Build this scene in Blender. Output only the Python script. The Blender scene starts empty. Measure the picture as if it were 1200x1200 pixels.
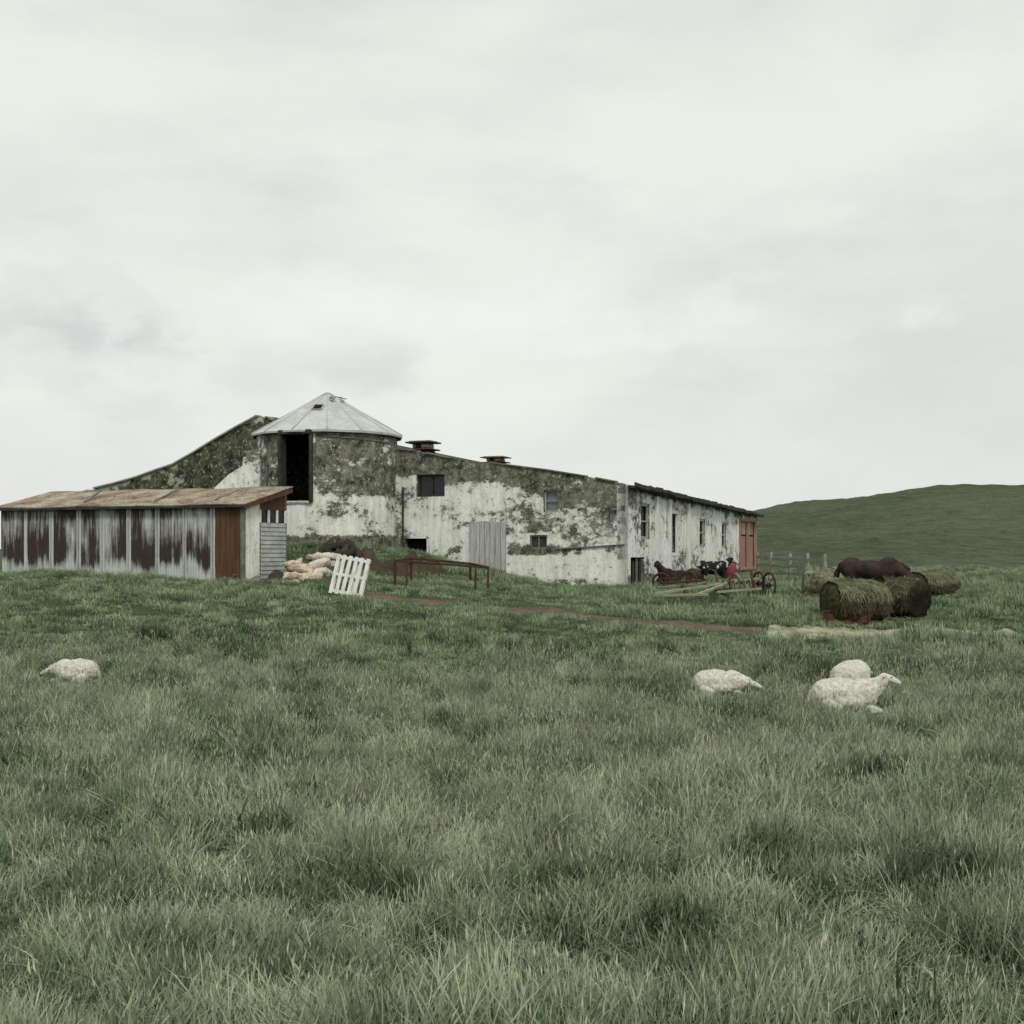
import bpy, bmesh, math, random
import numpy as np
from mathutils import Vector, Matrix, noise
random.seed(7); rng=np.random.default_rng(7)
F=1443.0; EYE=3.3; HV=645.0
scene=bpy.context.scene
scene.view_settings.view_transform='Standard'; scene.view_settings.look='None'; scene.view_settings.exposure=0
# ------------------------------------------------------------ camera
cd=bpy.data.cameras.new('camera'); cam=bpy.data.objects.new('camera',cd); scene.collection.objects.link(cam)
cam.location=(0,0,EYE); cam.rotation_euler=(math.radians(90),0,0)
cd.sensor_width=36; cd.lens=F/1200*36; cd.shift_y=45/1200; cd.clip_end=4000
scene.camera=cam
# ------------------------------------------------------------ terrain
YY=np.arange(-200,1500,0.25)
def prof(pts):
    a=np.interp(YY,[p[0] for p in pts],[p[1] for p in pts]); k=np.hanning(17); k/=k.sum()
    return np.convolve(np.pad(a,8,mode='edge'),k,mode='valid')
PR=prof([(-200,-3.4),(5,-3.4),(13,-3.3),(20,-3.25),(25,-3.1),(29,-2.65),(33,-1.95),(37,-1.55),(41,-1.3),(60,-1.2),(90,-1.1),(300,-6),(1500,-40)])
PL=prof([(-200,-3.4),(5,-3.4),(13,-3.3),(20,-3.2),(25,-2.95),(29,-2.3),(33,-1.4),(36,-.95),(38.5,-.75),(40,-.5),(41.7,0.08),(48,.1),(60,-.5),(90,-1.1),(300,-6),(1500,-40)])
def rel(x,y):
    w=np.clip((2.6-x)/8.6,0,1); w=w*w*(3-2*w)
    w2=np.clip((-8.5-x)/3,0,1)
    r=np.interp(y,YY,PR); l=np.interp(y,YY,PL)
    l=l-w2*np.clip((y-38)/3,0,1)*.6*(y<60)
    b=.05*np.sin(x*.9+y*.35)+.04*np.sin(x*.37-y*.8+1)+.03*np.sin(x*2.1+.5*y)
    b=b*np.clip((y-3)/10,0,1)
    return r*(1-w)+l*w+b
def gz(x,y): return EYE+float(rel(x,y))
def G(u,v):
    y=6.0
    while y<130:
        x=(u-600)/F*y
        if HV-F*float(rel(x,y))/y<=v: break
        y+=.05
    return Vector((x,y,gz(x,y)))
def P(u,v,d): return Vector(((u-600)/F*d,d,EYE+(HV-v)/F*d))
def ss(a,b,x):
    t=np.clip((x-a)/(b-a),0,1); return t*t*(3-2*t)
# ------------------------------------------------------------ helpers
def link(o,parent=None):
    scene.collection.objects.link(o)
    if parent: o.parent=parent
    return o
def mesh(name,V,Fc,mat=None,parent=None,smooth=False):
    m=bpy.data.meshes.new(name); m.from_pydata([tuple(v) for v in V],[],Fc); m.update()
    if mat: m.materials.append(mat)
    if smooth: m.polygons.foreach_set('use_smooth',[True]*len(m.polygons))
    return link(bpy.data.objects.new(name,m),parent)
def empty(name,loc=(0,0,0)):
    e=bpy.data.objects.new(name,None); e.empty_display_size=.3; e.location=loc; return link(e)
def attr(o,name,vals):
    a=o.data.attributes.new(name,'FLOAT','POINT'); a.data.foreach_set('value',np.asarray(vals,dtype=np.float32))
def beam(name,a,b,w,h,mat,parent,up=Vector((0,0,1)),jit=0):
    a=Vector(a);b=Vector(b);d=(b-a).normalized()
    if abs(d.dot(up))>.98: up=Vector((0,1,0))
    s=d.cross(up).normalized(); t=s.cross(d).normalized()
    V=[];
    for p in (a,b):
        for i,j in((-1,-1),(1,-1),(1,1),(-1,1)): V.append(p+s*i*w/2+t*j*h/2)
    o=mesh(name,V,[(3,2,1,0),(4,5,6,7),(0,1,5,4),(1,2,6,5),(2,3,7,6),(3,0,4,7)],mat,parent)
    bv=o.modifiers.new('b','BEVEL'); bv.width=min(w,h)*.12; bv.segments=1
    return o
def tube(name,pts,r,mat,parent,n=8,closed=False):
    V=[];Fc=[];pts=[Vector(p) for p in pts];N=len(pts)
    for i,p in enumerate(pts):
        if closed: d=(pts[(i+1)%N]-pts[i-1]).normalized()
        else: d=(pts[min(i+1,N-1)]-pts[max(i-1,0)]).normalized()
        up=Vector((0,0,1)) if abs(d.z)<.95 else Vector((1,0,0))
        s=d.cross(up).normalized(); t=s.cross(d)
        rr=r[i] if isinstance(r,(list,tuple)) else r
        for k in range(n):
            an=2*math.pi*k/n; V.append(p+s*math.cos(an)*rr+t*math.sin(an)*rr)
    for i in range(N if closed else N-1):
        j=(i+1)%N
        for k in range(n): Fc.append((i*n+k,i*n+(k+1)%n,j*n+(k+1)%n,j*n+k))
    if not closed: Fc.append(tuple(range(n))[::-1]); Fc.append(tuple((N-1)*n+k for k in range(n)))
    return mesh(name,V,Fc,mat,parent,True)
# ------------------------------------------------------------ materials
class M:
    def __init__(s,name,rough=.85,spec=.2):
        s.m=bpy.data.materials.new(name); s.m.use_nodes=True; s.nt=s.m.node_tree; s.n=s.nt.nodes; s.l=s.nt.links
        s.b=s.n['Principled BSDF']; s.b.inputs['Roughness'].default_value=rough; s.b.inputs['Specular IOR Level'].default_value=spec
        s.tc=s.n.new('ShaderNodeTexCoord'); s.geo=s.n.new('ShaderNodeNewGeometry')
    def set(s,sock,v):
        if isinstance(v,bpy.types.NodeSocket): s.l.new(v,sock)
        elif isinstance(v,(tuple,list)) and len(v)==3 and sock.type=='RGBA': sock.default_value=(*v,1)
        else: sock.default_value=v
    def noise(s,scale=1,detail=6,rough=.6,st=(1,1,1),world=True,off=0,dist=0):
        mp=s.n.new('ShaderNodeMapping'); mp.inputs['Scale'].default_value=st; mp.inputs['Location'].default_value=(off,off*.7,off*.3)
        s.l.new(s.geo.outputs['Position'] if world else s.tc.outputs['Object'],mp.inputs['Vector'])
        t=s.n.new('ShaderNodeTexNoise'); t.inputs['Scale'].default_value=scale; t.inputs['Detail'].default_value=detail; t.inputs['Roughness'].default_value=rough; t.inputs['Distortion'].default_value=dist
        s.l.new(mp.outputs[0],t.inputs['Vector']); return t.outputs['Fac']
    def math(s,op,a,b=0,c=0,clamp=False):
        t=s.n.new('ShaderNodeMath'); t.operation=op; t.use_clamp=clamp
        s.set(t.inputs[0],a); s.set(t.inputs[1],b)
        if op in('MULTIPLY_ADD',): s.set(t.inputs[2],c)
        return t.outputs[0]
    def mr(s,v,a,b,c=0.,d=1.):
        t=s.n.new('ShaderNodeMapRange'); s.set(t.inputs[0],v)
        for i,k in enumerate((a,b,c,d)): t.inputs[i+1].default_value=k
        return t.outputs[0]
    def mix(s,f,a,b,mode='MIX'):
        t=s.n.new('ShaderNodeMix'); t.data_type='RGBA'; t.blend_type=mode
        s.set(t.inputs[0],f); s.set(t.inputs[6],a); s.set(t.inputs[7],b); return t.outputs[2]
    def at(s,name):
        t=s.n.new('ShaderNodeAttribute'); t.attribute_name=name; return t.outputs['Fac']
    def bump(s,h,st=.4,d=.02):
        t=s.n.new('ShaderNodeBump'); t.inputs['Strength'].default_value=st; t.inputs['Distance'].default_value=d
        s.set(t.inputs['Height'],h); s.l.new(t.outputs[0],s.b.inputs['Normal'])
    def col(s,c): s.set(s.b.inputs['Base Color'],c); return s.m
def simple(name,c1,c2,scale=3,rough=.8,st=(1,1,1),b=.3,lo=.35,hi=.65,spec=.2,world=True):
    m=M(name,rough,spec); n=m.noise(scale,8,.65,st,world); n2=m.noise(scale*6,6,.7,st,world,3)
    f=m.mr(m.math('MULTIPLY_ADD',n2,.4,m.math('MULTIPLY',n,.6)),lo,hi)
    m.bump(n2,b,.015); return m.col(m.mix(f,c1,c2))
def peel(name,white=(.86,.87,.81),bareA=(.035,.036,.024),bareB=(.24,.24,.18),off=0.):
    m=M(name,.9,.1)
    n1=m.noise(.55,12,.62,(1,1,1.5),off=off,dist=.3); n2=m.noise(3.5,12,.78,(1,1,1.4),off=off+5)
    n=m.math('MULTIPLY_ADD',n2,.5,m.math('MULTIPLY',n1,.5))
    n=m.math('ADD',n,m.at('bare'))
    mask=m.mr(n,.50,.535)
    halo=m.mr(n,.42,.52)
    g=m.noise(2.4,12,.8,off=off+9); bare=m.mix(m.mr(g,.40,.60),bareA,bareB)
    spk=m.noise(8,8,.85,off=off+2); bare=m.mix(m.mr(spk,.57,.61),bare,(.62,.63,.57))
    bare=m.mix(m.mr(spk,.38,.44,.8,0),bare,(.015,.016,.01))
    st=m.noise(1.6,8,.7,(3,3,.35),off=off+1)
    w=m.mix(m.mr(st,.43,.72,0,.65),white,(.36,.36,.27))
    w=m.mix(m.math('MULTIPLY',halo,.3),w,(.38,.38,.29))
    dk=m.noise(6,10,.85,off=off+4); w=m.mix(m.mr(m.math('MULTIPLY_ADD',halo,.045,dk),.58,.625),w,(.085,.085,.055))
    cr=m.noise(1.1,12,.7,off=off+13); cr=m.math('ABSOLUTE',m.math('SUBTRACT',cr,.5)); w=m.mix(m.mr(cr,.0,.004,.6,0),w,(.15,.15,.12))
    m.bump(m.math('SUBTRACT',m.math('MULTIPLY',spk,.5),m.math('MULTIPLY',mask,.5)),.6,.03)
    return m.col(m.mix(mask,w,bare))
mPeel=peel('peeling_paint'); mPeelS=peel('peeling_paint_side',off=31); mSilo=peel('peeling_paint_silo',off=17)
mStone=peel('mossy_stone',white=(.42,.43,.36),bareA=(.014,.017,.009),bareB=(.12,.13,.08),off=7)
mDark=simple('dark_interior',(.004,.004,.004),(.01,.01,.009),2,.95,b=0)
mGlass=simple('dirty_glass',(.008,.009,.009),(.03,.033,.033),4,.25,b=.05,spec=.4)
mGlass2=simple('pale_glass',(.10,.12,.13),(.2,.23,.24),4,.3,b=.05,spec=.4)
mFrame=simple('weathered_frame',(.16,.16,.13),(.5,.5,.45),8,.8)
mWood=simple('grey_wood',(.20,.20,.18),(.62,.62,.57),2,.85,(6,6,.5))
mWoodW=simple('white_wood',(.50,.50,.46),(.86,.86,.82),2,.8,(5,5,.8))
mFence=simple('fence_wood',(.08,.08,.06),(.24,.24,.20),3,.9)
mRail=simple('fence_rail_wood',(.16,.16,.13),(.38,.38,.33),3,.9)
mRed=simple('faded_red_paint',(.20,.10,.075),(.42,.27,.22),2,.8,(3,3,.6))
mRoofM=simple('silo_metal',(.33,.34,.32),(.60,.62,.58),1.5,.55,(1,1,1),b=.15,spec=.4)
mRoofD=simple('dark_roof',(.015,.014,.011),(.07,.065,.055),3,.8)
mRust=simple('rust',(.022,.014,.011),(.095,.05,.035),6,.85)
mRedM=simple('red_metal',(.055,.018,.015),(.15,.05,.04),5,.7)
mRustRoof=simple('rusty_tin_roof',(.15,.085,.05),(.42,.385,.305),1.3,.7,(1,1,1),lo=.40,hi=.58)
mBrownDoor=simple('rusty_brown_door',(.045,.024,.014),(.15,.08,.045),2,.85,(5,5,.5))
mClap=simple('clapboard',(.24,.25,.23),(.5,.52,.49),2,.8,(1,1,2))
mTarp=simple('beige_sacking',(.30,.19,.12),(.60,.53,.43),2.2,.85,lo=.38,hi=.55)
mDirt=simple('dirt',(.03,.023,.015),(.09,.07,.048),3,.95,b=.8)
mGreenY=simple('old_green_paint',(.12,.15,.075),(.34,.36,.25),4,.8)
mBlack=simple('black_rubber',(.01,.01,.01),(.03,.03,.03),6,.7)
mPlas=simple('red_plastic',(.20,.045,.05),(.36,.11,.11),3,.5)
m=M('corrugated_iron',.6,.3); st=m.noise(1.1,9,.7,(7,7,.55)); big=m.noise(1.2,6,.6,off=3)
d=m.math('ADD',m.math('MULTIPLY_ADD',st,.75,m.math('MULTIPLY',big,.3)),m.math('MULTIPLY',m.at('dark'),.38))
light=m.mix(m.noise(5,5,.6),(.34,.36,.34),(.62,.64,.61))
rust=m.mix(m.noise(3,8,.7,(5,5,1)),(.010,.009,.007),(.07,.048,.034))
m.bump(st,.2,.01); mCorr=m.col(m.mix(m.mr(d,.65,.83),light,rust))
def ground_mat(name,ca,cb,cc,b=.8):
    m=M(name,.95,.05); a=m.noise(.35,8,.65); f=m.noise(6,8,.8); g=m.noise(30,4,.7)
    c=m.mix(m.mr(a,.35,.65),ca,cb); c=m.mix(m.mr(f,.42,.72),c,cc)
    c=m.mix(m.mr(g,.3,.7,.5,0),c,(.025,.035,.018)); m.bump(m.math('ADD',f,g),b,.12); return m.col(c)
mGround=ground_mat('grass_ground',(.07,.115,.055),(.10,.155,.075),(.15,.20,.115))
m=M('hill_grass',.95,.05); a=m.noise(.06,10,.65); f=m.noise(.6,10,.75,(1,1,2)); g=m.noise(3.5,6,.8)
c=m.mix(m.mr(a,.4,.6),(.115,.155,.085),(.18,.22,.135)); c=m.mix(m.mr(f,.45,.7,0,.8),c,(.27,.28,.20)); c=m.mix(m.mr(f,.30,.46,.8,0),c,(.05,.068,.036)); c=m.mix(m.mr(g,.35,.55,.6,0),c,(.05,.07,.036))
m.bump(m.math('ADD',f,g),1,.6); mHill=m.col(c)
def grass_mat(name,base,mid,tip,straw,patch=.5,dark=(.03,.048,.02),bl=.82):
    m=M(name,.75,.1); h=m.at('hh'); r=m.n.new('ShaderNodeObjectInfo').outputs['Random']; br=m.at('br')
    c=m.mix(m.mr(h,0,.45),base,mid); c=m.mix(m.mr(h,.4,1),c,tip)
    p=m.noise(.26,7,.65,(1,1.8,1)); p2=m.noise(1.1,6,.65,off=4); p3=m.noise(.5,5,.6,(1,2.2,1),off=11)
    c=m.mix(m.mr(p,.42,.62,0,patch),c,straw)
    c=m.mix(m.mr(br,bl,bl+.08,0,.75),c,straw)
    c=m.mix(m.mr(p3,.34,.46,.65,0),c,dark)
    k=m.math('ADD',m.mr(r,0,1,.58,1.28),m.mr(p2,.3,.7,-.38,.38))
    g=m.n.new('ShaderNodeCombineColor'); [m.l.new(k,g.inputs[i]) for i in range(3)]
    c=m.mix(1,c,g.outputs[0],'MULTIPLY')
    return m.col(c)
mTall=grass_mat('meadow_grass',(.032,.050,.025),(.14,.19,.105),(.325,.38,.25),(.42,.44,.32),.55)
mStalk=grass_mat('seed_stalks',(.12,.15,.08),(.30,.33,.22),(.44,.44,.34),(.48,.47,.38),.5,(.18,.2,.13))
mWeed=grass_mat('broad_weeds',(.02,.035,.014),(.06,.10,.045),(.11,.16,.08),(.14,.19,.10),.2)
mLawn=grass_mat('lawn_grass',(.07,.115,.055),(.17,.25,.13),(.255,.335,.195),(.33,.38,.25),.4,(.07,.105,.05),.85)
# ------------------------------------------------------------ ground mesh
def axis(lo,hi,step,ends):
    a=list(np.arange(lo,hi,step)); s=step
    x=hi
    while x<ends[1]: a.append(x); s*=1.18; x+=s
    a.append(ends[1]); s=step; x=lo-step; pre=[]
    while x>ends[0]: pre.append(x); s*=1.18; x-=s
    pre.append(ends[0]); return np.array(pre[::-1]+a)
xs=axis(-26,34,.3,(-900,900)); ys=axis(4,60,.3,(-150,1400))
X,Y=np.meshgrid(xs,ys); Z=EYE+rel(X,Y)
nx=len(xs); ny=len(ys)
Fc=[(j*nx+i,j*nx+i+1,(j+1)*nx+i+1,(j+1)*nx+i) for j in range(ny-1) for i in range(nx-1)]
mesh('ground',np.stack([X.ravel(),Y.ravel(),Z.ravel()],1),Fc,mGround,None,True)
def hillz(x,y):
    top=np.interp(x,[-250,-60,0,32,40,50,58,80,120,250],[-1,0,2.5,5.0,6.3,7.2,7.9,8.8,9,6])
    bumps=.35*np.sin(x*.12+y*.05)+.2*np.sin(x*.31-y*.11+2)+.12*np.sin(x*.9+y*.4)+.08*np.sin(x*1.7-y*.7)
    r=ss(72,158,y+6*np.sin(x*.05))*(1-.8*ss(190,330,y))
    return EYE-2.2+(top+2.2+bumps)*r
hx=np.arange(-250,260,1.5); hy=np.arange(66,340,1.5); X,Y=np.meshgrid(hx,hy); Z=hillz(X,Y)
nx=len(hx)
Fc=[(j*nx+i,j*nx+i+1,(j+1)*nx+i+1,(j+1)*nx+i) for j in range(len(hy)-1) for i in range(nx-1)]
mesh('hill',np.stack([X.ravel(),Y.ravel(),Z.ravel()],1),Fc,mHill,None,True)
# track
tpts=[G(u,v) for u,v in[(395,697),(470,704),(560,709),(640,716),(700,724),(760,730),(830,736),(900,740),(980,742),(1060,743),(1200,744)]]
def strip(name,pts,w,mat,lift=.03,seed=0):
    fine=[]
    for a,b in zip(pts[:-1],pts[1:]):
        n=max(2,int((b-a).length/.12)); fine+=[a.lerp(b,i/n) for i in range(n)]
    V=[];Fc=[];K=7
    for i,p in enumerate(fine):
        d=(fine[min(i+3,len(fine)-1)]-fine[max(i-3,0)]); d.z=0; d.normalize(); s=Vector((d.y,-d.x,0))
        w0=w*(.7+.5*noise.noise(Vector((i*.07,seed,0)))+.4*noise.noise(Vector((i*.35,seed,5)))); w1=w*(.7+.5*noise.noise(Vector((i*.07,seed+9,0)))+.4*noise.noise(Vector((i*.4,seed,9))))
        for k in range(K):
            q=p+s*(-max(w0,.02)+(max(w0,.02)+max(w1,.02))*k/(K-1)); e=0 if 0<k<K-1 else -.05
            V.append((q.x,q.y,gz(q.x,q.y)+lift+e))
    for i in range(len(fine)-1):
        for k in range(K-1): Fc.append((i*K+k,i*K+k+1,(i+1)*K+k+1,(i+1)*K+k))
    return mesh(name,V,Fc,mat,None,True),fine
mTrack=simple('track_dirt',(.055,.042,.03),(.17,.13,.095),1.5,.95,b=.8)
mStraw=simple('straw_mat',(.14,.15,.09),(.44,.43,.31),2.2,.95,b=.8,lo=.4,hi=.6)
_,t1=strip('dirt_track',tpts[:8],.66,mTrack)
_,t2=strip('straw_litter',tpts[7:],.9,mStraw,.035,3)
# ------------------------------------------------------------ barn frame of reference
C=Vector((133/F*41,41,0)); L=math.hypot(1,.407)
dT=Vector((-1,.407,0))/L; dS=Vector((.407,1,0))/L; nF=-dS; nR=-dT
def Ft(u):
    k=(u-600)/F; t=(C.x-k*C.y)/(k*.407+1); return t*L
def FZ(u,v):
    t=Ft(u); y=C.y+dT.y*t; return t,EYE+(HV-v)/F*y
def St(u):
    k=(u-600)/F; return (C.y*k-C.x)/(.407-k)*L
def SZ(u,v):
    s=St(u); y=C.y+dS.y*s; return s,EYE+(HV-v)/F*y
def wall(name,P0,d,n,length,zb,topf,holes,mat,baref,parent,thick=.3,jag=.03,t0=0):
    ts=set(np.arange(t0,length,.18).tolist()+[length]); zs=set(np.arange(zb,zb+9,.2).tolist())
    for h in holes: ts|={h[0],h[1]}; zs|={h[2],h[3]}
    ts=sorted(ts); zs=sorted(zs)
    ts=[t for i,t in enumerate(ts) if i==0 or t-ts[i-1]>1e-4]; zs=[z for i,z in enumerate(zs) if i==0 or z-zs[i-1]>1e-4]
    tp=[topf(t)+jag*noise.noise(Vector((t*1.7,zb,3)))+jag*.8*noise.noise(Vector((t*6,1,3))) for t in ts]
    V=[];B=[];Fc=[];nz=len(zs)
    for i,t in enumerate(ts):
        for z in zs:
            z=min(z,tp[i]); p=P0+d*t; V.append((p.x,p.y,z)); B.append(baref(t,tp[i]-z,z))
    for i in range(len(ts)-1):
        for j in range(nz-1):
            if zs[j]>=max(tp[i],tp[i+1])-1e-4: continue
            tc=(ts[i]+ts[i+1])/2; zc=(zs[j]+zs[j+1])/2
            if any(h[0]<tc<h[1] and h[2]<zc<h[3] for h in holes): continue
            Fc.append((i*nz+j,(i+1)*nz+j,(i+1)*nz+j+1,i*nz+j+1))
    def q(ps,b):
        k=len(V)
        for p in ps: V.append(tuple(p)); B.append(b)
        Fc.append(tuple(range(k,k+len(ps))))
    I=-n*thick
    for i in range(len(ts)-1):
        a=P0+d*ts[i]; b=P0+d*ts[i+1]; a=Vector((a.x,a.y,tp[i])); b=Vector((b.x,b.y,tp[i+1]))
        q([a,b,b+I,a+I],.2)
    for tt,zt in((ts[0],tp[0]),(ts[-1],tp[-1])):
        a=P0+d*tt; q([(a.x,a.y,zb),(a.x,a.y,zt),(a.x+I.x,a.y+I.y,zt),(a.x+I.x,a.y+I.y,zb)],-.05)
    for h in holes:
        c=[P0+d*h[0],P0+d*h[1]]
        r=[Vector((c[0].x,c[0].y,h[2])),Vector((c[1].x,c[1].y,h[2])),Vector((c[1].x,c[1].y,h[3])),Vector((c[0].x,c[0].y,h[3]))]
        for i in range(4): q([r[i],r[(i+1)%4],r[(i+1)%4]+I,r[i]+I],.05)
    o=mesh(name,V,Fc,mat,parent); attr(o,'bare',B); return o
def panel(name,P0,d,n,h,depth,mat,parent):
    a=P0+d*h[0]-n*depth; b=P0+d*h[1]-n*depth
    return mesh(name,[(a.x,a.y,h[2]),(b.x,b.y,h[2]),(b.x,b.y,h[3]),(a.x,a.y,h[3])],[(0,1,2,3)],mat,parent)
def wframe(name,P0,d,n,h,depth,mat,parent,nv=1,nh=0,w=.06):
    def pt(t,z): p=P0+d*t-n*depth; return Vector((p.x,p.y,z))
    t0,t1=min(h[:2])+w/2,max(h[:2])-w/2; z0,z1=h[2]+w/2,h[3]-w/2
    beam(name+'_sill',pt(t0,z0),pt(t1,z0),w,w,mat,parent); beam(name+'_head',pt(t0,z1),pt(t1,z1),w,w,mat,parent)
    for i in range(nv+2):
        t=t0+(t1-t0)*i/(nv+1); beam(name+'_upright',pt(t,z0+w/2),pt(t,z1-w/2),w*.98,w*.9,mat,parent)
    for i in range(nh):
        z=z0+(z1-z0)*(i+1)/(nh+1); beam(name+'_bar',pt(t0,z),pt(t1,z),w*.6,w*.6,mat,parent)
barn=empty('stone_barn')
topP=[FZ(u,v) for u,v in[(733,567),(690,559),(640,551),(600,546),(560,541),(520,536),(490,529),(468,527)]]
T0=[0]+[a for a,b in topP[1:]]; Z0=[b for a,b in topP]
tl=[FZ(u,v) for u,v in[(330,492),(323,489),(302,488),(276,502),(250,517),(226,532),(203,545),(185,551),(160,560),(135,567),(110,573),(75,579),(40,585),(10,592)]]
T0+=[a for a,b in tl]; Z0+=[b for a,b in tl]
TLEN=T0[-1]
ftop=lambda t: float(np.interp(t,T0,Z0))
def hole(fn,u0,u1,v0,v1):
    a=fn(u0,0)[0]; b=fn(u1,0)[0]; uc=(u0+u1)/2; z1=fn(uc,v0)[1]; z0=fn(uc,v1)[1]
    return (min(a,b),max(a,b),z0,z1)
hW1=hole(FZ,488,521,556,582); hW2=hole(FZ,637,654,574,600); hD=hole(FZ,550,593,612,680); hW3=hole(FZ,621,641,627,643); hLow=hole(FZ,474,500,631,652)
def bareF(t,dep,z):
    if t<Ft(440):
        bw=float(np.interp(t,[0,1.5,3,5,7,9],[1.35,1.3,.9,.65,1.0,.8]))
        b=.17*(1-ss(bw*.55,bw*1.3,dep))-.03
        if z<EYE-.15 and t<6.5: b-=.015
        if 1.5<t<4.3 and EYE-.2<z<EYE+.25: b+=.09
        if z<EYE+.1 and t>6: b+=.05
        if z<EYE-.95: b+=.06
        if t<.12: b-=.06
        return float(b)
    return float(.13-.10*(dep<.16)+.05*noise.noise(Vector((t*.5,z*.7,0))))
wall('facade_wall',C,dT,nF,Ft(420),EYE-2.3,ftop,[hW1,hW2,hD,hW3,hLow],mPeel,bareF,barn)
def bareG(t,dep,z):
    b=.15+.07*noise.noise(Vector((t*.45,z*.6,2)))
    if dep<.14: b-=.12
    if t>Ft(225): b-=.06
    return float(b)
wall('gable_wall',C,dT,nF,TLEN,EYE-2.3,ftop,[],mStone,bareG,barn,t0=Ft(420),jag=.05)
panel('window_glass',C,dT,nF,hW1,.18,mGlass,barn); wframe('window',C,dT,nF,hW1,.14,mRoofD,barn,1,0,.07)
panel('window_glass_b',C,dT,nF,hW2,.16,mGlass2,barn); wframe('window_b',C,dT,nF,hW2,.10,mFrame,barn,0,1,.06)
panel('blocked_opening',C,dT,nF,hW3,.08,mRoofD,barn); wframe('blocked_frame',C,dT,nF,hW3,.05,mFence,barn,1,0,.05)
panel('low_opening',C,dT,nF,hLow,.28,mDark,barn)
nb=7; w=(hD[1]-hD[0])/nb
panel('door_backing',C,dT,nF,hD,.2,mDark,barn)
for i in range(nb):
    p=C+dT*(hD[0]+w*(i+.5))-nF*(-.015-.01*(i%2)); zt=hD[3]+random.uniform(-.02,.1)
    beam('door_board',(p.x,p.y,hD[2]),(p.x,p.y,zt),w*.93,.03,mWood,barn,up=nF)
t,z1=FZ(474,571); p=C+dT*t+nF*.12; beam('drain_pole',(p.x,p.y,EYE-.6),(p.x,p.y,z1),.07,.07,mRoofD,barn)
for (ua,va),(ub,vb) in (((652,643),(690,641)),((690,641),(732,638))):
    ta,za=FZ(ua,va); tb,zb_=FZ(ub,vb); a=C+dT*ta+nF*.03; b=C+dT*tb+nF*.03
    beam('ledge',(a.x,a.y,za),(b.x,b.y,zb_),.07,.04,mFence,barn)
# side wall
SL=St(887)
zc=ftop(0); zE=EYE+(HV-604)/F*(C.y+dS.y*SL)
stop=lambda s: float(zc-.05+(zE-zc)*s/SL)
hS=[hole(SZ,751,761,590,632),hole(SZ,786,795,598,652),hole(SZ,820,826,608,641),hole(SZ,846,851,612,642),hole(SZ,866,885,608,668),hole(SZ,739,755,653,695)]
wall('side_wall',C,dS,nR,SL,EYE-2.0,stop,hS,mPeelS,lambda t,dep,z:(-.03+.10*(1-ss(0,.35,dep))+(.12 if z<EYE-.85 else 0)),barn)
for i in(0,2,3):
    panel('side_window_glass',C,dS,nR,hS[i],.15,mGlass,barn); wframe('side_window',C,dS,nR,hS[i],.08,mFrame,barn,0,1,.1)
panel('side_doorway',C,dS,nR,hS[1],.28,mDark,barn); wframe('side_doorway',C,dS,nR,hS[1],.05,mWoodW,barn,0,0,.14)
panel('corner_hatch',C,dS,nR,hS[5],.25,mDark,barn)
for i in range(4):
    a=C+dS*(hS[5][0]+(hS[5][1]-hS[5][0])*(i+.5)/4)-nR*.1; beam('hatch_board',(a.x,a.y,hS[5][2]),(a.x,a.y,hS[5][3]-.12*(i%2)),.2,.03,mRoofD if i%2 else mFence,barn,up=nR)
h=hS[4]; panel('red_door_backing',C,dS,nR,h,.2,mRoofD,barn)
nb=14; w=(h[1]-h[0])/nb
for i in range(nb):
    a=C+dS*(h[0]+w*(i+.5))-nR*.1
    beam('red_door_board',(a.x,a.y,h[2]),(a.x,a.y,h[2]+(h[3]-h[2])*.66),w*.95,.04,mRed,barn,up=nR)
    beam('red_door_upper',(a.x,a.y,h[2]+(h[3]-h[2])*.69),(a.x,a.y,h[3]-.03),w*.95,.04,mFrame if 3<i<11 else mRed,barn,up=nR)
wframe('red_door_frame',C,dS,nR,h,.0,mRed,barn,1,0,.14)
for u in(768,783,805):
    s=St(u); a=C+dS*s+nR*.06; beam('pilaster',(a.x,a.y,EYE-2),(a.x,a.y,stop(s)-.15),.28,.12,mWoodW,barn,up=nR)
E=C+dS*SL; wall('end_wall',E,dT,-nF,TLEN,EYE-2.3,lambda t:ftop(t)+(zE-zc)-.05,[],mStone,lambda t,d,z:.1,barn)
Wp=C+dT*TLEN; wall('west_wall',Wp,dS,-nR,SL,EYE-2.3,lambda s:ftop(TLEN)-.05+(zE-zc)*s/SL,[],mStone,lambda t,d,z:.1,barn)
tt=[-.28]+[t for t in np.arange(.0,TLEN,.6)]+[TLEN+.2]
V=[];Fc=[]
for s,dz in((.3,0),(SL+.3,zE-zc)):
    for lay in(0,.09):
        for t in tt:
            p=C+dT*t+dS*s; z=(ftop(max(t,0))+(-.03 if t>=0 else -.06))+dz-.03+lay*1.0-(.05 if s<1 else 0)+ (.0 if t<.5 else -.08*(s<1)); V.append((p.x,p.y,z))
n=len(tt)
for i in range(n-1):
    Fc+= [(i,i+1,2*n+i+1,2*n+i),(n+i,n+i+1,3*n+i+1,3*n+i),(i,i+1,n+i+1,n+i),(2*n+i,2*n+i+1,3*n+i+1,3*n+i)]
Fc+=[(0,n,3*n,2*n),(n-1,2*n-1,4*n-1,3*n-1)]
mesh('roof',V,Fc,mRoofD,barn)
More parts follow.
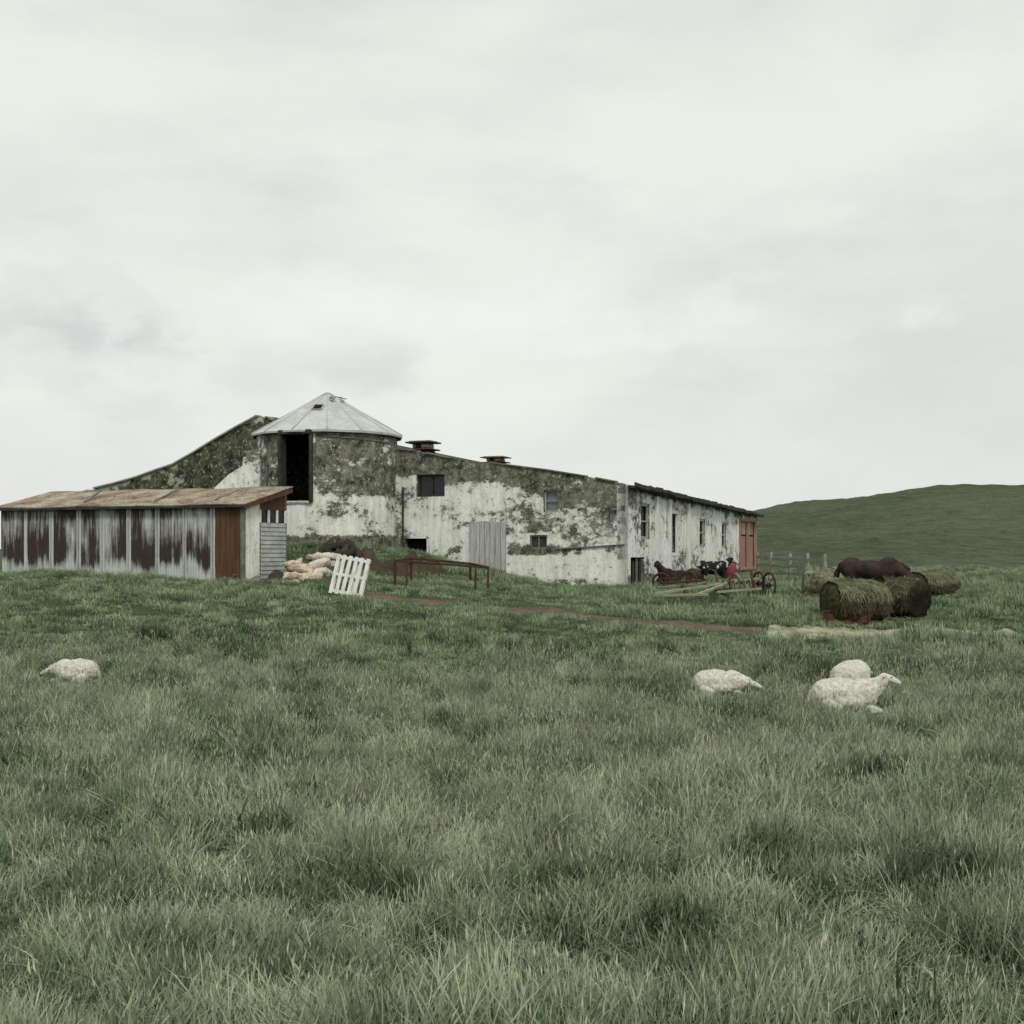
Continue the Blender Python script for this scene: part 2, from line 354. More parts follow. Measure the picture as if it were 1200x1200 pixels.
for i in range(26):
    s=SL*i/26; s2=SL*(i+1)/26; a=C+dS*s+nR*.33; b=C+dS*s2+nR*.33
    za=stop(s)+.03+random.uniform(-.03,.03); zb=stop(s2)+.03+random.uniform(-.03,.03)
    beam('eave_board',(a.x,a.y,za),(b.x,b.y,zb),.05,.14+random.uniform(-.03,.05),mRoofD,barn)
for i in range(24):
    if random.random()<.25: continue
    a_=Ft(468)*i/24; b_=Ft(468)*(i+.97)/24; a=C+dT*a_-nF*.12; b=C+dT*b_-nF*.12
    beam('coping',(a.x,a.y,ftop(a_)+.02),(b.x,b.y,ftop(b_)+.02),.38,.05,mFence,barn)
ta_,tb_=Ft(302),Ft(110)
for i in range(22):
    a_=ta_+(tb_-ta_)*i/22; b_=ta_+(tb_-ta_)*(i+.96)/22; a=C+dT*a_-nF*.1; b=C+dT*b_-nF*.1
    beam('gable_coping',(a.x,a.y,ftop(a_)+.03),(b.x,b.y,ftop(b_)+.03),.4,.07,mRail,barn)
def vent(u,vt,vb,wpx,d,slit):
    p=P(u,vt,d); w=wpx/F*d; zb=P(u,vb,d).z
    def box(nm,w_,z0,z1,mat): beam(nm,(p.x,p.y,z0),(p.x,p.y,z1),w_,w_*.8,mat,barn,up=dS)
    H=p.z-zb
    box('vent_base',w*.7,zb-.8,zb+H*.35,mRoofD); box('vent_skirt',w*.95,zb+H*.3,zb+H*.4,mRedM)
    box('vent_box',w*.62,zb+H*.4,zb+H*.82,mFrame); box('vent_cap',w,zb+H*.82,zb+H*.93,mRedM if slit else mFence); box('vent_lid',w*.8,zb+H*.93,p.z,mFence)
    for q in(-1,1): beam('vent_slot',(p.x+q*w*.15,p.y-w*.27,zb+H*.45),(p.x+q*w*.15,p.y-w*.27,zb+H*.78),w*.16,.04,mDark,barn)
vent(496,517,533,35,47,True); vent(581,535,546,31,47.5,False)
V=[P(u,v,43.2) for u,v in[(304,527),(286,528),(284,546),(268,556),(250,573),(250,640),(304,640)]]
V2=[v+dS*.3 for v in V]; n=len(V)
o=mesh('stepped_wall',V+V2,[tuple(range(n)),tuple(range(n,2*n))[::-1]]+[(i,(i+1)%n,n+(i+1)%n,n+i) for i in range(n)],mPeelS,barn); attr(o,'bare',[-.04]*14)
# ------------------------------------------------------------ silo
silo=empty('silo'); SC=Vector((-.1497*44.6,44.6,0)); R=2.52; NS=48
z_e=EYE+(HV-511)/F*44.6; zt=EYE+(HV-459)/F*44.6
holeA=(math.radians(-30),math.radians(-4)); hz0=EYE+(HV-587)/F*42.2; hz1=z_e-.12
angs=sorted(set([2*math.pi*i/NS-math.pi for i in range(NS)]+list(holeA))); zs=sorted(set(list(np.arange(EYE-1.2,z_e,.2))+[hz0,hz1,z_e]))
V=[];B=[];Fc=[];nz=len(zs);na=len(angs)
for a in angs:
    for z in zs:
        r=R+.02*noise.noise(Vector((a*4,z,1))); V.append((SC.x+r*math.sin(a),SC.y-r*math.cos(a),z))
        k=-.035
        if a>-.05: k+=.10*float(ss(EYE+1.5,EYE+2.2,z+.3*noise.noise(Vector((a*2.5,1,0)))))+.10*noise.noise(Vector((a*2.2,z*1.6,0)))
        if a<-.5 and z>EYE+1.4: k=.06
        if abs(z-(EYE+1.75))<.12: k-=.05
        if z<EYE+.42: k=.12  # silo wall drawn darker along its base
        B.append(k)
for i in range(na):
    i2=(i+1)%na; ac=(angs[i]+angs[i2])/2
    for j in range(nz-1):
        zc_=(zs[j]+zs[j+1])/2
        if holeA[0]<ac<holeA[1] and i2>i and hz0<zc_<hz1: continue
        Fc.append((i*nz+j,i2*nz+j,i2*nz+j+1,i*nz+j+1))
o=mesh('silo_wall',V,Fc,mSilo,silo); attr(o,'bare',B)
ri=R-.28; V=[];Fc=[]
for i,a in enumerate(angs):
    for z in(EYE-1.2,z_e-.05): V.append((SC.x+ri*math.sin(a),SC.y-ri*math.cos(a),z))
for i in range(na):
    ac=(angs[i]+angs[(i+1)%na])/2
    if holeA[0]<ac<holeA[1] and i+1<na: continue
    j=(i+1)%na; Fc.append((2*i,2*j,2*j+1,2*i+1))
mesh('silo_lining',V,Fc,mDark,silo)
mesh('silo_floor',[(SC.x+ri*math.sin(a),SC.y-ri*math.cos(a),hz0-.3) for a in angs],[tuple(range(na))],mDark,silo)
def sp(a,z,r): return Vector((SC.x+r*math.sin(a),SC.y-r*math.cos(a),z))
for a in holeA:
    beam('hatch_jamb',sp(a,hz0-.05,R-.02),sp(a,hz1+.1,R-.02),.12,.34,mRoofD,silo,up=Vector((math.sin(a),-math.cos(a),0)))
beam('hatch_sill',sp(holeA[0],hz0-.06,R-.0),sp(holeA[1],hz0-.06,R-.0),.2,.08,mFrame,silo)
beam('hatch_head',sp(holeA[0]-.02,hz1+.03,R+.02),sp(holeA[1]+.02,hz1+.03,R+.02),.35,.16,mRoofD,silo)
def ring(nm,z,r,rad,mat): tube(nm,[sp(2*math.pi*i/48,z,r) for i in range(48)],rad,mat,silo,6,True)
ring('eave_ring',z_e-.04,R+.05,.06,mRoofD)
NF=14; RR=R+.2; V=[];Fc=[]
a0=math.radians(8)
for k in range(NF):
    a=a0+2*math.pi*k/NF
    V.append(sp(a,z_e-.02+random.uniform(-.015,.015),RR+.02)); V.append(sp(a,z_e+.72*(zt-z_e),RR*.27)); V.append(sp(a,zt-.06,.08)); V.append(sp(a,z_e-.09,RR+.01))
top=len(V); V.append(sp(0,zt,0))
for k in range(NF):
    j=(k+1)%NF; Fc+=[(4*k,4*j,4*j+1,4*k+1),(4*k+1,4*j+1,4*j+2,4*k+2),(4*k+2,4*j+2,top),(4*k+3,4*j+3,4*j,4*k)]
mesh('silo_roof',V,Fc,mRoofM,silo)
for k in range(NF):
    a=a0+2*math.pi*k/NF; tube('roof_seam',[sp(a,z_e+.0,RR+.02),sp(a,z_e+.72*(zt-z_e)+.0,RR*.27),sp(a,zt-.05,.09)],.018,mRoofM,silo,6)
def onroof(a,f,l=0):
    r=RR*(1-f); z=z_e+(zt-z_e)*f*(.72/.73); return sp(a,z+l,r*math.cos(math.pi/NF)*1.01)
ah=math.radians(-8)
q=[onroof(ah-.14,.50,.03),onroof(ah+.12,.50,.03),onroof(ah+.15,.63,.03),onroof(ah-.18,.63,.03)]
mesh('roof_hatch_hole',q,[(0,1,2,3)],mDark,silo)
for i in range(4): beam('roof_hatch_rim',q[i],q[(i+1)%4],.04,.04,mFrame,silo)
for i in range(7):
    a=random.uniform(.1,1.4); f=random.uniform(.74,.9); p=onroof(a,f,.05); beam('roof_flap',p,p+Vector((random.uniform(.1,.3),-.05,random.uniform(-.02,.08))),.12,.02,mRoofD if i%2 else mRoofM,silo)
for i in range(5):
    a=.1+.22*i; beam('wall_batten',sp(a,z_e-.25-.02*i,R+.03),sp(a+.2,z_e-.25-.02*i,R+.03),.03,.04,mFence,silo)
# ------------------------------------------------------------ shed
shed=empty('corrugated_shed'); S0=Vector(((285-600)/F*36,36,0)); SHL=9.2; SHD=2.25
zb=EYE-1.5; zf=EYE+1.36; zr=EYE+1.9
def corr(nm,P0,d,n,t0,t1,z0,z1f,mat,pitch=.1,amp=.018,dark=None):
    N=int((t1-t0)/pitch*6); V=[];D=[];Fc=[];rows=14
    for i in range(N+1):
        t=t0+(t1-t0)*i/N; p=P0+d*t+n*amp*math.sin(2*math.pi*t/pitch)
        for j in range(rows):
            z=z0+(z1f(t)-z0)*j/(rows-1); V.append((p.x,p.y,z)); D.append(dark(t,z) if dark else 0)
    for i in range(N):
        for j in range(rows-1): Fc.append((i*rows+j,(i+1)*rows+j,(i+1)*rows+j+1,i*rows+j+1))
    o=mesh(nm,V,Fc,mat,shed,True); attr(o,'dark',D); return o
def ShT(u):
    k=(u-600)/F; return (S0.x-k*S0.y)/(k*.407+1)*L
def dk(t,z):
    posts=[ShT(u) for u in(249,216,184,151,120,92,60,30)]
    e=min(abs(t-p) for p in posts); hgt=z-EYE
    k=float(ss(-.65,-.15,hgt+.45*noise.noise(Vector((t*1.3,2,0)))))*.75+.25
    if hgt<-.75: k=0.1
    if hgt>1.1: k*=1.15
    return k*(1 if e>.08 else 0.05)*(0.9+.8*noise.noise(Vector((t*.9,z*.6,1))))
tD0,tD1=ShT(283),ShT(253)
corr('front_sheets',S0,dT,nF,tD1+.03,SHL,zb,lambda t:zf-.02,mCorr,dark=dk)
for u in(249,216,184,151,120,92,60):
    t=ShT(u); p=S0+dT*t+nF*.03; beam('post',(p.x,p.y,zb),(p.x,p.y,zf-.05),.04,.03,mClap,shed,up=nF)
nb=5; w=(tD1-tD0)/nb
for i in range(nb):
    p=S0+dT*(tD0+w*(i+.5)); beam('door_board',(p.x,p.y,zb),(p.x,p.y,zf-.1),w*.94,.04,mBrownDoor,shed,up=nF)
p=S0+nF*.01; beam('corner_post',(p.x,p.y,zb),(p.x,p.y,zf),.12,.12,mFence,shed,up=nF)
eR=lambda s: zf+(zr-zf)*s/SHD
def quadp(nm,P0,d,t0,t1,z00,z01,z10,z11,mat,off=0,n=nR):
    a=P0+d*t0+n*off;b=P0+d*t1+n*off; a2=a-n*.08;b2=b-n*.08
    V=[(a.x,a.y,z00),(b.x,b.y,z10),(b.x,b.y,z11),(a.x,a.y,z01),(a2.x,a2.y,z00),(b2.x,b2.y,z10),(b2.x,b2.y,z11),(a2.x,a2.y,z01)]
    return mesh(nm,V,[(0,1,2,3),(7,6,5,4),(0,4,5,1),(1,5,6,2),(2,6,7,3),(3,7,4,0)],mat,shed)
o=quadp('end_plaster',S0,dS,.07,.85,zb,eR(.07)-.04,zb,eR(.85)-.04,mPeelS); attr(o,'bare',[-.03]*8)
k0=.87; zwin0=EYE+(HV-613)/F*37.5; zwin1=EYE+(HV-598)/F*37.5
quadp('end_gable',S0,dS,k0,SHD,zwin1,eR(k0)-.04,zwin1,eR(SHD)-.04,mBrownDoor,.0)
quadp('end_window',S0,dS,k0,SHD,zwin0,zwin1,zwin0,zwin1,mGlass,-.04)
for i in range(4):
    s=k0+(SHD-k0)*i/3; p=S0+dS*s; beam('window_bar',(p.x,p.y,zwin0),(p.x,p.y,zwin1),.07,.07,mWoodW,shed)
z=zb
while z<zwin0-.02:
    z2=min(z+.13,zwin0); a=S0+dS*k0; b=S0+dS*SHD
    V=[a+nR*.025,b+nR*.025,b,a]; V=[Vector((V[0].x,V[0].y,z)),Vector((V[1].x,V[1].y,z)),Vector((V[2].x,V[2].y,z2)),Vector((V[3].x,V[3].y,z2)),Vector((a.x,a.y,z)),Vector((b.x,b.y,z))]
    mesh('clapboard',V,[(0,1,2,3),(4,5,1,0)],mClap,shed); z=z2
quadp('back_wall',S0+dS*SHD,dT,0,SHL,zb,zr-.05,zb,zr-.05,mFence,0,nF)
quadp('left_wall',S0+dT*SHL,dS,0,SHD,zb,zf-.05,zb,zr-.05,mFence,0,-nR)
N=int((SHL+.4)/.1*6); V=[];Fc=[]
for i in range(N+1):
    t=-.2+(SHL+.4)*i/N; c=.02*math.sin(2*math.pi*t/.1); sag=.04*noise.noise(Vector((t*.6,0,0)))
    for j in range(6):
        s=-.22-.04*noise.noise(Vector((round(t/.8)*3.3,0,0)))+(SHD+.35)*j/5; p=S0+dT*t+dS*s; V.append((p.x,p.y,zf+(zr-zf)*s/SHD+c+sag*(1 if j in(0,5) else .5)+.03))
for i in range(N):
    for j in range(5): Fc.append((i*6+j,(i+1)*6+j,(i+1)*6+j+1,i*6+j+1))
o=mesh('tin_roof',V,Fc,mRustRoof,shed,True); sm=o.modifiers.new('s','SOLIDIFY'); sm.thickness=.015
a=S0+nF*.2+dT*-.18; b=S0+nF*.2+dT*(SHL+.1); beam('eave_fascia',(a.x,a.y,zf-.06),(b.x,b.y,zf-.06),.03,.09,mRoofD,shed)
a=S0+nR*.19+nF*.2; b=S0+nR*.19+dS*(SHD+.1); beam('verge_board',(a.x,a.y,zf-.09),(b.x,b.y,zr-.05),.03,.13,mBrownDoor,shed)
for i in range(3):
    t=[1.2,3.4,6.1][i]; a=S0+dT*t+dS*.3; b=S0+dT*(t+.3)+dS*(SHD-.4*i); beam('roof_batten',(a.x,a.y,zf+.15),(b.x,b.y,zr+.05),.07,.04,mFence,shed)
# ------------------------------------------------------------ blob bodies
def blob(name,caps,vox,mat,parent,disp=0,dsize=.1,smooth=3,sub=0):
    bm=bmesh.new()
    for c in caps:
        if len(c)==4:
            p0,r0,p1,r1=Vector(c[0]),c[1],Vector(c[2]),c[3]; n=max(2,int((p1-p0).length/(min(r0,r1)*.45)))
            for i in range(n+1):
                f=i/n; bmesh.ops.create_icosphere(bm,subdivisions=2,radius=r0+(r1-r0)*f,matrix=Matrix.Translation(p0.lerp(p1,f)))
        else:
            p,sc,rot=c; bmesh.ops.create_icosphere(bm,subdivisions=3,radius=1,matrix=Matrix.Translation(p)@Matrix.Rotation(rot,4,'Y')@Matrix.Diagonal((*sc,1)))
    me=bpy.data.meshes.new(name); bm.to_mesh(me); bm.free(); me.materials.append(mat)
    o=bpy.data.objects.new(name,me); link(o,parent)
    r=o.modifiers.new('r','REMESH'); r.mode='VOXEL'; r.voxel_size=vox; r.use_smooth_shade=True
    s=o.modifiers.new('s','SMOOTH'); s.iterations=smooth; s.factor=.6
    if disp:
        for k,(ds,st) in enumerate(((dsize,disp),(dsize*.4,disp*.5))):
            t=bpy.data.textures.new(name+'_t','CLOUDS'); t.noise_scale=ds; t.noise_depth=3
            d=o.modifiers.new('d','DISPLACE'); d.texture=t; d.strength=st; d.mid_level=.5
    return o
m=M('wool',.95,.05); a=m.noise(14,6,.75,world=False); b=m.noise(3,5,.6,world=False)
c=m.mix(m.mr(a,.36,.6),(.38,.36,.29),(.74,.72,.65)); c=m.mix(m.mr(b,.45,.7,0,.5),c,(.42,.38,.29)); m.bump(a,.8,.03); mWool=m.col(c)
mFace=simple('sheep_face',(.5,.48,.42),(.7,.68,.62),10,.9,world=False)
SHEEP=[]
def sheep(u,v,yaw,sc=1.,head='up'):
    g=G(u,v); SHEEP.append((g.x,g.y)); e=empty('sheep',g); e.rotation_euler=(0,0,yaw); e.scale=(sc,)*3
    neck=[((.42,0,.42),.19,(.60,0,.56),.13)] if head=='up' else [((.42,0,.36),.19,(.62,0,.34),.13)]
    blob('fleece',[((-.12,0,.32),(.50,.31,.31),0),((-.36,0,.31),(.27,.29,.29),0),((.28,0,.33),(.27,.27,.29),0),((-.02,0,.22),(.5,.34,.2),0)]+neck,.03,mWool,e,.05,.07,3)
    hx,hz=(.70,.64) if head=='up' else (.74,.32)
    blob('head',[((hx-.06,0,hz),.085,(hx+.06,0,hz-.03),.07),((hx+.06,0,hz-.03),.07,(hx+.19,0,hz-.09),.045)],.014,mFace,e)
    for s in(-1,1):
        blob('ear',[((hx-.05,s*.07,hz+.04),.025,(hx-.09,s*.17,hz+.03),.016)],.009,mFace,e,smooth=1)
        blob('eye',[((hx+.06,s*.062,hz+.01),.014,(hx+.065,s*.062,hz+.01),.014)],.006,mBlack,e,smooth=1)
        blob('front_leg',[((.34,s*.16,.14),.06,(.58,s*.18,.07),.04),((.58,s*.18,.07),.04,(.40,s*.21,.045),.028)],.016,mFace,e)
        blob('hind_leg',[((-.36,s*.2,.2),.13,(-.16,s*.31,.12),.07),((-.16,s*.31,.1),.05,(-.40,s*.32,.05),.03),((-.40,s*.32,.05),.03,(-.2,s*.35,.04),.026)],.018,mFace,e)
    blob('nose',[((hx+.21,-.012,hz-.085),.016,(hx+.21,.012,hz-.085),.016)],.006,mBlack,e,smooth=1)
    blob('tail',[((-.6,0,.36),.055,(-.66,0,.2),.035)],.02,mWool,e,.02,.05)
    return e
sheep(844,816,math.radians(-12),.88,'down')
sheep(998,812,math.radians(55),1.08,'down')
sheep(992,836,math.radians(-8),1.08,'up')
sheep(88,801,math.radians(170),.82,'down')
# ------------------------------------------------------------ cattle and horses
def hide(name,a,b,lo,hi,sc):
    m=M(name,.75,.2); n=m.noise(sc,3,.5,world=False,off=2); return m.col(m.mix(m.mr(n,lo,hi),a,b))
mHorse=hide('brown_hide',(.016,.011,.009),(.05,.031,.023),.4,.6,3); mCowW=hide('pied_hide',(.012,.012,.012),(.5,.49,.45),.57,.60,2.6); mMane=simple('mane',(.008,.007,.006),(.03,.022,.016),20,.8)
def cow(name,pos,yaw,sc,mat):
    e=empty(name,pos); e.rotation_euler=(0,0,yaw); e.scale=(sc,)*3
    caps=[((.0,0,.98),(.75,.31,.36),0),((.55,0,1.02),(.32,.29,.38),0),((-.6,0,1.05),(.32,.29,.32),0)]
    caps+=[((.72,0,1.15),.22,(1.08,0,1.38),.15),((1.08,0,1.40),.13,(1.22,0,1.38),.12),((1.22,0,1.38),.12,(1.5,0,1.2),.075)]; H=(1.14,1.42)
    for s in(-1,1):
        caps+=[((.58,s*.16,.8),.13,(.55,s*.17,.45),.075),((.55,s*.17,.45),.075,(.56,s*.17,.1),.05),((.56,s*.17,.1),.05,(.60,s*.17,.04),.065)]
        caps+=[((-.62,s*.16,.95),.19,(-.5,s*.18,.68),.13),((-.5,s*.18,.68),.12,(-.74,s*.17,.46),.065),((-.74,s*.17,.46),.06,(-.70,s*.17,.1),.048),((-.70,s*.17,.1),.05,(-.65,s*.17,.04),.065)]
        caps+=[((H[0]-.05,s*.10,H[1]+.06),.04,(H[0]-.12,s*.26,H[1]+.05),.03)]
    caps+=[((-.9,0,1.15),.045,(-.98,0,.8),.03),((-.98,0,.8),.03,(-.96,0,.45),.05)]
    blob('body',caps,.03,mat,e,smooth=4)
    for s in(-1,1): tube('horn',[(H[0]-.04,s*.08,H[1]+.12),(H[0]-.02,s*.18,H[1]+.18),(H[0]+.02,s*.2,H[1]+.28)],[.03,.022,.006],mFrame,e)
    return e
def horse(pos,yaw,sc,lying=False):
    e=empty('brown_horse',pos); e.rotation_euler=(0,0,yaw); e.scale=(sc,)*3; dz=-.62 if lying else 0
    z=lambda p:(p[0],p[1],p[2]+dz)
    caps=[(z((0,0,.98)),(.68,.28,.30),0),(z((.5,0,1.0)),(.30,.27,.36),0),(z((-.52,0,1.04)),(.34,.29,.33),0)]
    if lying: nk=[((.62,0,1.12),.22,(.95,0,1.5),.13),((.95,0,1.52),.12,(1.08,0,1.5),.11),((1.08,0,1.5),.11,(1.36,0,1.28),.065)]
    else: nk=[((.62,0,1.12),.22,(1.08,0,.85),.13),((1.08,0,.85),.13,(1.2,0,.7),.11),((1.2,0,.7),.11,(1.3,0,.36),.065)]
    caps+=[(z(a),r,z(b),q) for a,r,b,q in nk]
    for s in(-1,1):
        if lying:
            caps+=[((.5,s*.16,.25),.13,(.85,s*.2,.12),.07),((.85,s*.2,.1),.06,(.55,s*.24,.06),.045)]
            caps+=[((-.5,s*.2,.3),.22,(-.15,s*.33,.16),.1),((-.15,s*.33,.12),.07,(-.5,s*.36,.07),.05),((-.5,s*.36,.07),.05,(-.2,s*.4,.05),.05)]
        else:
            caps+=[((.52,s*.15,.8),.12,(.5,s*.15,.48),.065),((.5,s*.15,.48),.065,(.51,s*.15,.1),.042),((.51,s*.15,.1),.045,(.55,s*.15,.04),.06)]
            caps+=[((-.55,s*.15,.95),.19,(-.42,s*.17,.68),.12),((-.42,s*.17,.68),.11,(-.68,s*.16,.48),.06),((-.68,s*.16,.48),.055,(-.64,s*.16,.1),.042),((-.64,s*.16,.1),.045,(-.59,s*.16,.04),.06)]
        h=nk[1][2]; caps+=[(z((h[0]-.08,s*.06,h[2]+.08)),.03,z((h[0]-.10,s*.08,h[2]+.2)),.015)]
    blob('body',caps,.03,mHorse,e,smooth=4)
    a,b=nk[0][0],nk[0][2]; pts=[z((a[0]+(b[0]-a[0])*i/5,0.03,a[2]+(b[2]-a[2])*i/5+(.16 if not lying else .12))) for i in range(6)]
    blob('mane',[(pts[i],.075,pts[i+1],.07) for i in range(5)],.03,mMane,e,.04,.06)
    blob('tail',[(z((-.82,0,1.15)),.06,z((-.95,0,.85)),.09),(z((-.95,0,.85)),.09,(-.97,0,.3 if not lying else .12),.05)],.025,mMane,e,.04,.06)
    return e
def at(u,d,dz=0):
    x=(u-600)/F*d; return Vector((x,d,gz(x,d)+dz))
horse(at(797,44.2),math.radians(172),.86,True)
cow('pied_calf',at(835,45.5),math.radians(20),.70,mCowW)
horse(at(1019,36.4),math.radians(-28),1.02,False)
# ------------------------------------------------------------ hay bales
def hay(name,a,b,c):
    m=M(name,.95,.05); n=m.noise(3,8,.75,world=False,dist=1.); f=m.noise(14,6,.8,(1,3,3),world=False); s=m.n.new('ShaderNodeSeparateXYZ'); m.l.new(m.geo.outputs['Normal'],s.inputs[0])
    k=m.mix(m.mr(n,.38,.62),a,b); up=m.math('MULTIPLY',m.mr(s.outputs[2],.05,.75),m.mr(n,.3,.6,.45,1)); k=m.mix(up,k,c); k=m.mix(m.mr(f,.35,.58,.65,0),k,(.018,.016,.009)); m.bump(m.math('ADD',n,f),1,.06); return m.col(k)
mHay1=hay('mossy_hay',(.030,.026,.016),(.13,.12,.07),(.28,.32,.18)); mHay2=hay('dark_hay',(.015,.013,.009),(.05,.043,.028),(.15,.16,.10)); mHay3=hay('dry_hay',(.13,.125,.085),(.33,.32,.23),(.50,.50,.37))
mHS1=simple('hay_straws',(.12,.13,.07),(.42,.43,.28),8,.9,world=False); mHS2=simple('dark_straws',(.03,.027,.016),(.16,.15,.09),8,.9,world=False)
def bale(u,v,dia,wid,yaw,mat,sq=.88,roll=0):
    g=G(u,v); e=empty('hay_bale',g); e.rotation_euler=(0,roll,yaw); r=dia/2; sd=random.uniform(0,99); K=64; NX=34
    def surf(x,th):
        a=abs(2*x/wid); k=1-.10*a**3-.05*a**12
        n=noise.noise(Vector((x*1.6+sd,math.cos(th)*1.4,math.sin(th)*1.4)))*.16+noise.noise(Vector((x*5+sd,math.cos(th)*4,math.sin(th)*4)))*.08+noise.noise(Vector((x*13+sd,math.cos(th)*11,math.sin(th)*11)))*.045
        rr=r*k*(1+n); z=r*sq+math.sin(th)*rr*sq; y=math.cos(th)*rr
        if z<.3*r: y*=1+.22*(.3*r-z)/(.3*r); z=max(z,-.04)
        return Vector((x+.05*n*2,y,z))
    V=[];Fc=[]
    for i in range(NX+1):
        x=-wid/2+wid*i/NX
        for k in range(K): V.append(surf(x,2*math.pi*k/K))
    for i in range(NX):
        for k in range(K): Fc.append((i*K+k,i*K+(k+1)%K,(i+1)*K+(k+1)%K,(i+1)*K+k))
    for si,base in((-1,0),(1,NX*K)):       # slightly bulging coiled ends
        prev=base; cx=Vector((si*(wid/2),0,r*sq))
        for q,f in enumerate((.82,.6,.38,.16)):
            st=len(V)
            for k in range(K):
                p=V[base+k]; w_=cx.lerp(p,f); w_.x=si*(wid/2+.05*(1-f*f)+.03*noise.noise(Vector((w_.y*6,w_.z*6,sd+q)))+.015*(q%2)); V.append(w_)
            for k in range(K): Fc.append((prev+k,prev+(k+1)%K,st+(k+1)%K,st+k))
            prev=st
        Fc.append(tuple(prev+k for k in range(K)))
    mesh('bale_core',V,Fc,mat,e,True)
    for mi,(mm,n,lo,hi) in enumerate(((mHS2,1300,-.5,math.pi+.5),(mHS1,1300,.15,math.pi-.15))):
        if mat is mHay2 and mi==1: n=350
        V=[];Fc=[]
        for i in range(n):
            th=random.uniform(lo,hi); x=random.uniform(-.5,.5)*wid; p=surf(x,th)
            if p.z<0: continue
            nrm=Vector((0,math.cos(th),math.sin(th))); tang=Vector((0,math.copysign(1,nrm.y)*abs(math.sin(th)),-abs(math.cos(th))-.1))
            d=(tang*1.2+Vector((random.gauss(0,.7),random.gauss(0,.4),random.gauss(0,.3)))+nrm*.35).normalized(); l=random.uniform(.08,.26); sdv=Vector((1,0,0))*.007
            b=len(V); V+=[p-sdv,p+sdv,p+d*l]; Fc.append((b,b+1,b+2))
        mesh('loose_hay',V,Fc,mm,e)
    V=[];Fc=[]                               # fallen hay skirt
    for i in range(700):
        a=random.uniform(0,6.28); q=random.gauss(1.0,.16); x=math.cos(a)*wid*.56*q; y=math.sin(a)*r*1.05*q; c_,s_=math.cos(yaw),math.sin(yaw); zz=gz(g.x+x*c_-y*s_,g.y+x*s_+y*c_)-g.z+random.uniform(.03,.16)
        d=Vector((random.gauss(0,1),random.gauss(0,1),random.gauss(0,.3))).normalized()*random.uniform(.08,.2); b=len(V); V+=[(x,y,zz),(x+.008,y+.008,zz+.01),(x+d.x,y+d.y,zz+d.z)]; Fc.append((b,b+1,b+2))
    mesh('fallen_hay',V,Fc,mHS1,e)
    return e
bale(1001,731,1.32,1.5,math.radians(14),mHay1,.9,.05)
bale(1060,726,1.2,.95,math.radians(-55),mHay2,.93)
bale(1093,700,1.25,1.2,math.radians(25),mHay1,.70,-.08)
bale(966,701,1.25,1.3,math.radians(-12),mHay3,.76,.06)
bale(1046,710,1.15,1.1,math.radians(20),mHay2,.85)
g=G(992,733); e=empty('feed_trough',g); e.rotation_euler=(0,0,math.radians(-5)); 
W,D,H=1.15,.4,.34
beam('front',(-W/2,-D/2,.2),(W/2,-D/2,.2),.03,H*.7,mRedM,e); beam('back',(-W/2,D/2,.22),(W/2,D/2,.22),.03,H*.8,mRedM,e); beam('bottom',(-W/2,0,.08),(W/2,0,.08),D,.03,mRedM,e)
for s in(-1,1):
    beam('end',(s*W/2,-D/2,.22),(s*W/2,D/2,.22),.03,H*.8,mRedM,e)
    for q in(-1,1): beam('leg',(s*(W/2-.05),q*D/2*1.08,-.05),(s*(W/2-.05),q*D/2*1.08,.42),.05,.05,mRust,e)
beam('rail',(-W/2-.15,-D/2-.03,.40),(W/2+.1,-D/2-.03,.38),.035,.035,mRust,e)
# ------------------------------------------------------------ steel frame
def gp(u,v,z=0): g=G(u,v); return g+Vector((0,0,z))
fr=empty('steel_frame'); a=gp(463,688); b=gp(572,693)
c=b+Vector((-.6,1.5,0)); c.z=gz(c.x,c.y); d=a+Vector((.35,1.5,0)); d.z=gz(d.x,d.y)
def tp(p,z): return Vector((p.x,p.y,z))
zA=P(463,657,a.y).z; zB=P(571,665,b.y).z; zD=zA+.06; zC=zB+.1
for p,z in((a,zA),(b,zB),(c,zC),(d,zD)): beam('leg',p-Vector((0,0,.1)),tp(p,z),.075,.075,mRust if p is not b else mRedM,fr)
for p,q,z,w in((a,b,zA,zB),(b,c,zB,zC),(c,d,zC,zD),(d,a,zD,zA)): beam('rail',tp(p,z),tp(q,w),.08,.07,mRust,fr)
beam('mid_rail',tp(a,zA).lerp(tp(b,zB),.16)-Vector((0,0,.05)),tp(d,zD).lerp(tp(c,zC),.16)-Vector((0,0,.05)),.05,.05,mRust,fr)
m1=a.lerp(b,.86)+Vector((0,.02,0)); m1.z=gz(m1.x,m1.y); beam('leg',m1-Vector((0,0,.1)),tp(m1,zA*.14+zB*.86-.06),.06,.06,mRust,fr)
m1=a.lerp(b,.12)+Vector((0,.02,0)); m1.z=gz(m1.x,m1.y); beam('leg',m1-Vector((0,0,.1)),tp(m1,zA*.88+zB*.12-.06),.06,.06,mRedM,fr)
